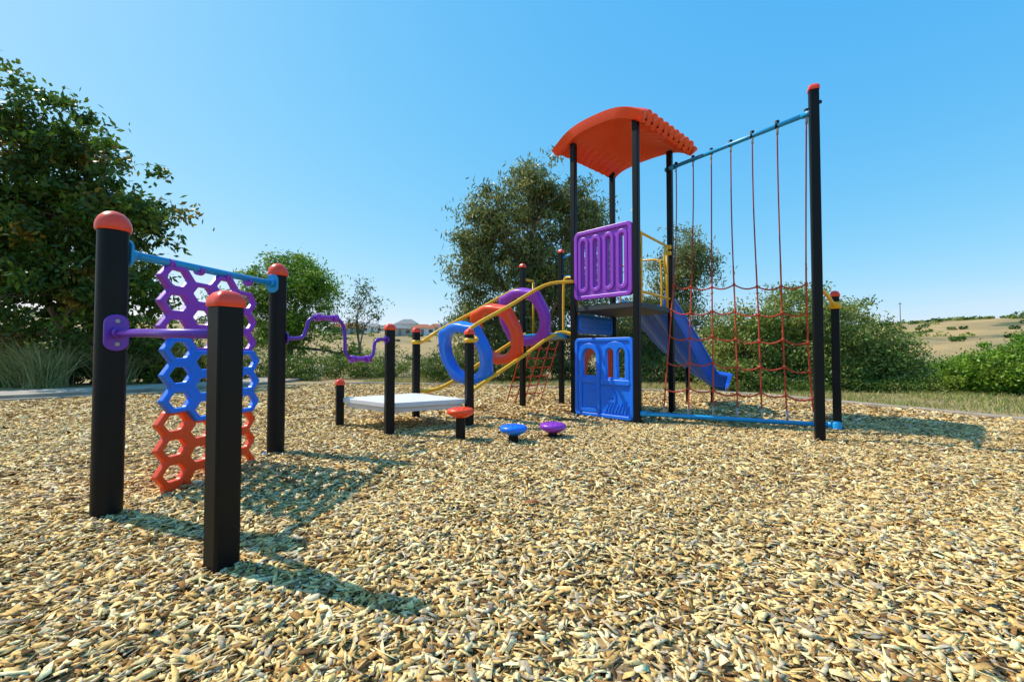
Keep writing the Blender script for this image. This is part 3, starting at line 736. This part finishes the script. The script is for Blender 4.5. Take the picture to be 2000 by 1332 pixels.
# hillside shrubs
n=850; th=np.concatenate([rng.uniform(-0.95,0.6,500),rng.uniform(0.6,0.95,350)]); r_=65+185*np.sqrt(rng.random(n))
hx=r_*np.sin(th);hy=r_*np.cos(th); hz=Hf(hx,hy)
sz=rng.uniform(0.35,1.2,n); ells=np.stack([hx,hy,hz+0.25],1)
idx=np.repeat(np.arange(n),60); g=rng.normal(0,1,(len(idx),3)); g/=np.linalg.norm(g,axis=1)[:,None]
c=ells[idx]+g*sz[idx][:,None]*np.array([1.3,1.3,0.75])*(rng.random(len(idx))**0.35)[:,None]
V,F,C=leaf_mesh(c,0.5,0.35,np.array(GD+GO)[rng.integers(0,9,n)][idx]*rng.uniform(.7,1.3,(len(idx),1)))
link(fastmesh('hillside_shrubs',V,F,C),'hillside_shrubs',LEAF)
n=140; th=np.concatenate([rng.uniform(-0.9,-0.42,80),rng.uniform(-0.40,0.05,50),rng.uniform(0.1,0.9,10)]); r_=rng.uniform(215,245,n)
hx=r_*np.sin(th);hy=r_*np.cos(th); hz=Hf(hx,hy); sz=rng.uniform(0.8,2.2,n)
idx=np.repeat(np.arange(n),110); g=rng.normal(0,1,(len(idx),3)); g/=np.linalg.norm(g,axis=1)[:,None]
c=np.stack([hx,hy,hz+sz*0.8],1)[idx]+g*sz[idx][:,None]*np.array([1.6,1.3,1.0])*(rng.random(len(idx))**0.35)[:,None]
V,F,C=leaf_mesh(c,0.8,0.6,np.array(GD)[rng.integers(0,5,n)][idx]*rng.uniform(.7,1.3,(len(idx),1)))
link(fastmesh('distant_trees',V,F,C),'distant_trees',LEAF)

# houses
def house(x,y,w,d,h,rot,wall,roof):
    z=float(Hf(x,y))-0.3
    e=empty('suburban_house',(x,y,z)); e.rotation_euler=(0,0,rot)
    def b_(nm,c,s,m): return box(nm,c,s,m,e,0,0)
    b_('walls',(0,0,h/2),(w,d,h),wall)
    ov=0.4; rh=h*0.6
    V=[(-w/2-ov,-d/2-ov,h),(w/2+ov,-d/2-ov,h),(w/2+ov,d/2+ov,h),(-w/2-ov,d/2+ov,h),(-w/2+d/2.4,0,h+rh),(w/2-d/2.4,0,h+rh)]
    me=bpy.data.meshes.new('roof'); me.from_pydata(V,[],[(0,1,5,4),(1,2,5),(2,3,4,5),(3,0,4),(3,2,1,0)]); me.update(); link(me,'roof',roof,e)
    for k in (-0.32,0.0,0.34):
        if k==0.0: b_('door',(k*w,-d/2-0.02,1.0),(0.9,0.12,2.0),ROOFG)
        else: b_('window',(k*w,-d/2-0.02,h*0.58),(w*0.16,0.12,1.0),GLASS)
W2=plastic('brick_cream',(0.5,0.42,0.32),0.8)
for (u,r_,w,h,rf,wl) in ((-0.385,190,9,2.5,ROOFR,W2),(-0.345,208,8,3.6,ROOFG,WHITE),(-0.31,180,8,2.4,ROOFG,WHITE),(-0.275,200,9,2.6,ROOFR,W2),(-0.235,175,8,3.4,ROOFG,WHITE),(-0.205,205,9,2.6,ROOFR,WHITE),(-0.165,185,9,2.6,ROOFR,W2),(-0.125,205,9,2.6,ROOFG,WHITE),(-0.36,160,8,2.4,ROOFR,W2),(-0.20,155,8,2.4,ROOFR,WHITE),(-0.26,150,8,2.4,ROOFG,W2),(-0.14,165,8,3.2,ROOFG,WHITE)):
    yy=r_/math.sqrt(1+u*u); house(u*yy,yy,w,6,h,random.uniform(-.4,.4)-math.atan(u),wl,rf)
pz=float(Hf(131,150)); up_=empty('utility_pole')
tube('pole',[(131,150,pz-0.5),(131,150,pz+7.5)],0.11,BARK,up_); box('crossarm',(131,150,pz+7.0),(1.2,0.12,0.14),BARK,up_)

# ---------------------------------------------------------------- sky / sun
el=math.radians(51); sdx,sdy=-0.942,0.336
sd_=Vector((sdx*math.cos(el),sdy*math.cos(el),math.sin(el))).normalized()
w=bpy.data.worlds.new('World'); scene.world=w; w.use_nodes=True
N=w.node_tree.nodes; L=w.node_tree.links; bg=N['Background']
sky=N.new('ShaderNodeTexSky'); sky.sky_type='NISHITA'; sky.sun_disc=False
sky.sun_elevation=el; sky.sun_rotation=math.atan2(sdx,sdy)%(2*math.pi)
sky.air_density=1.0; sky.dust_density=0.5; sky.ozone_density=1.0
spc=N.new('ShaderNodeSeparateColor'); cmb=N.new('ShaderNodeCombineColor'); L.new(sky.outputs[0],spc.inputs[0])
for ch,(a,g) in enumerate(((0.66,1.22),(2.62,0.48),(5.8,0.14))):
    p=N.new('ShaderNodeMath'); p.operation='POWER'; p.inputs[1].default_value=g; L.new(spc.outputs[ch],p.inputs[0])
    q=N.new('ShaderNodeMath'); q.operation='MULTIPLY'; q.inputs[1].default_value=a; L.new(p.outputs[0],q.inputs[0]); L.new(q.outputs[0],cmb.inputs[ch])
tc=N.new('ShaderNodeTexCoord'); mp=N.new('ShaderNodeMapping'); mp.inputs['Scale'].default_value=(2.5,2.5,16)
L.new(tc.outputs['Generated'],mp.inputs[0])
cn_=N.new('ShaderNodeTexNoise'); cn_.inputs['Scale'].default_value=1.6; cn_.inputs['Detail'].default_value=7; L.new(mp.outputs[0],cn_.inputs['Vector'])
cr_=N.new('ShaderNodeMapRange'); cr_.inputs['From Min'].default_value=0.36; cr_.inputs['From Max'].default_value=0.62; cr_.inputs['To Max'].default_value=0.8
L.new(cn_.outputs[0],cr_.inputs['Value'])
sx=N.new('ShaderNodeSeparateXYZ'); L.new(tc.outputs['Generated'],sx.inputs[0])
mz=N.new('ShaderNodeMapRange'); mz.inputs['From Min'].default_value=0.11; mz.inputs['From Max'].default_value=0.05; L.new(sx.outputs['Z'],mz.inputs['Value'])
mxx=N.new('ShaderNodeMapRange'); mxx.inputs['From Min'].default_value=0.48; mxx.inputs['From Max'].default_value=0.66; L.new(sx.outputs['X'],mxx.inputs['Value'])
m1=N.new('ShaderNodeMath'); m1.operation='MULTIPLY'; L.new(mz.outputs[0],m1.inputs[0]); L.new(mxx.outputs[0],m1.inputs[1])
m2=N.new('ShaderNodeMath'); m2.operation='MULTIPLY'; L.new(m1.outputs[0],m2.inputs[0]); L.new(cr_.outputs[0],m2.inputs[1])
mc=N.new('ShaderNodeMixRGB'); L.new(m2.outputs[0],mc.inputs[0]); L.new(cmb.outputs[0],mc.inputs[1]); mc.inputs[2].default_value=(5.4,6.3,6.9,1)
L.new(mc.outputs[0],bg.inputs['Color']); bg.inputs['Strength'].default_value=0.135
ld=bpy.data.lights.new('sun','SUN'); ld.energy=5.0; ld.angle=math.radians(0.5); ld.color=(1,0.92,0.78)
lo=bpy.data.objects.new('sun',ld); col.objects.link(lo); lo.rotation_euler=(-sd_).to_track_quat('-Z','Y').to_euler()

cam=bpy.data.cameras.new('camera'); co=bpy.data.objects.new('camera',cam); col.objects.link(co)
cam.sensor_width=36; cam.lens=870/2000*36; cam.clip_end=8000; cam.clip_start=0.05
co.location=(0,0,1); co.rotation_euler=(math.radians(90+1.58),0,0)
scene.camera=co
scene.view_settings.view_transform='Standard'; scene.view_settings.look='None'; scene.view_settings.exposure=0
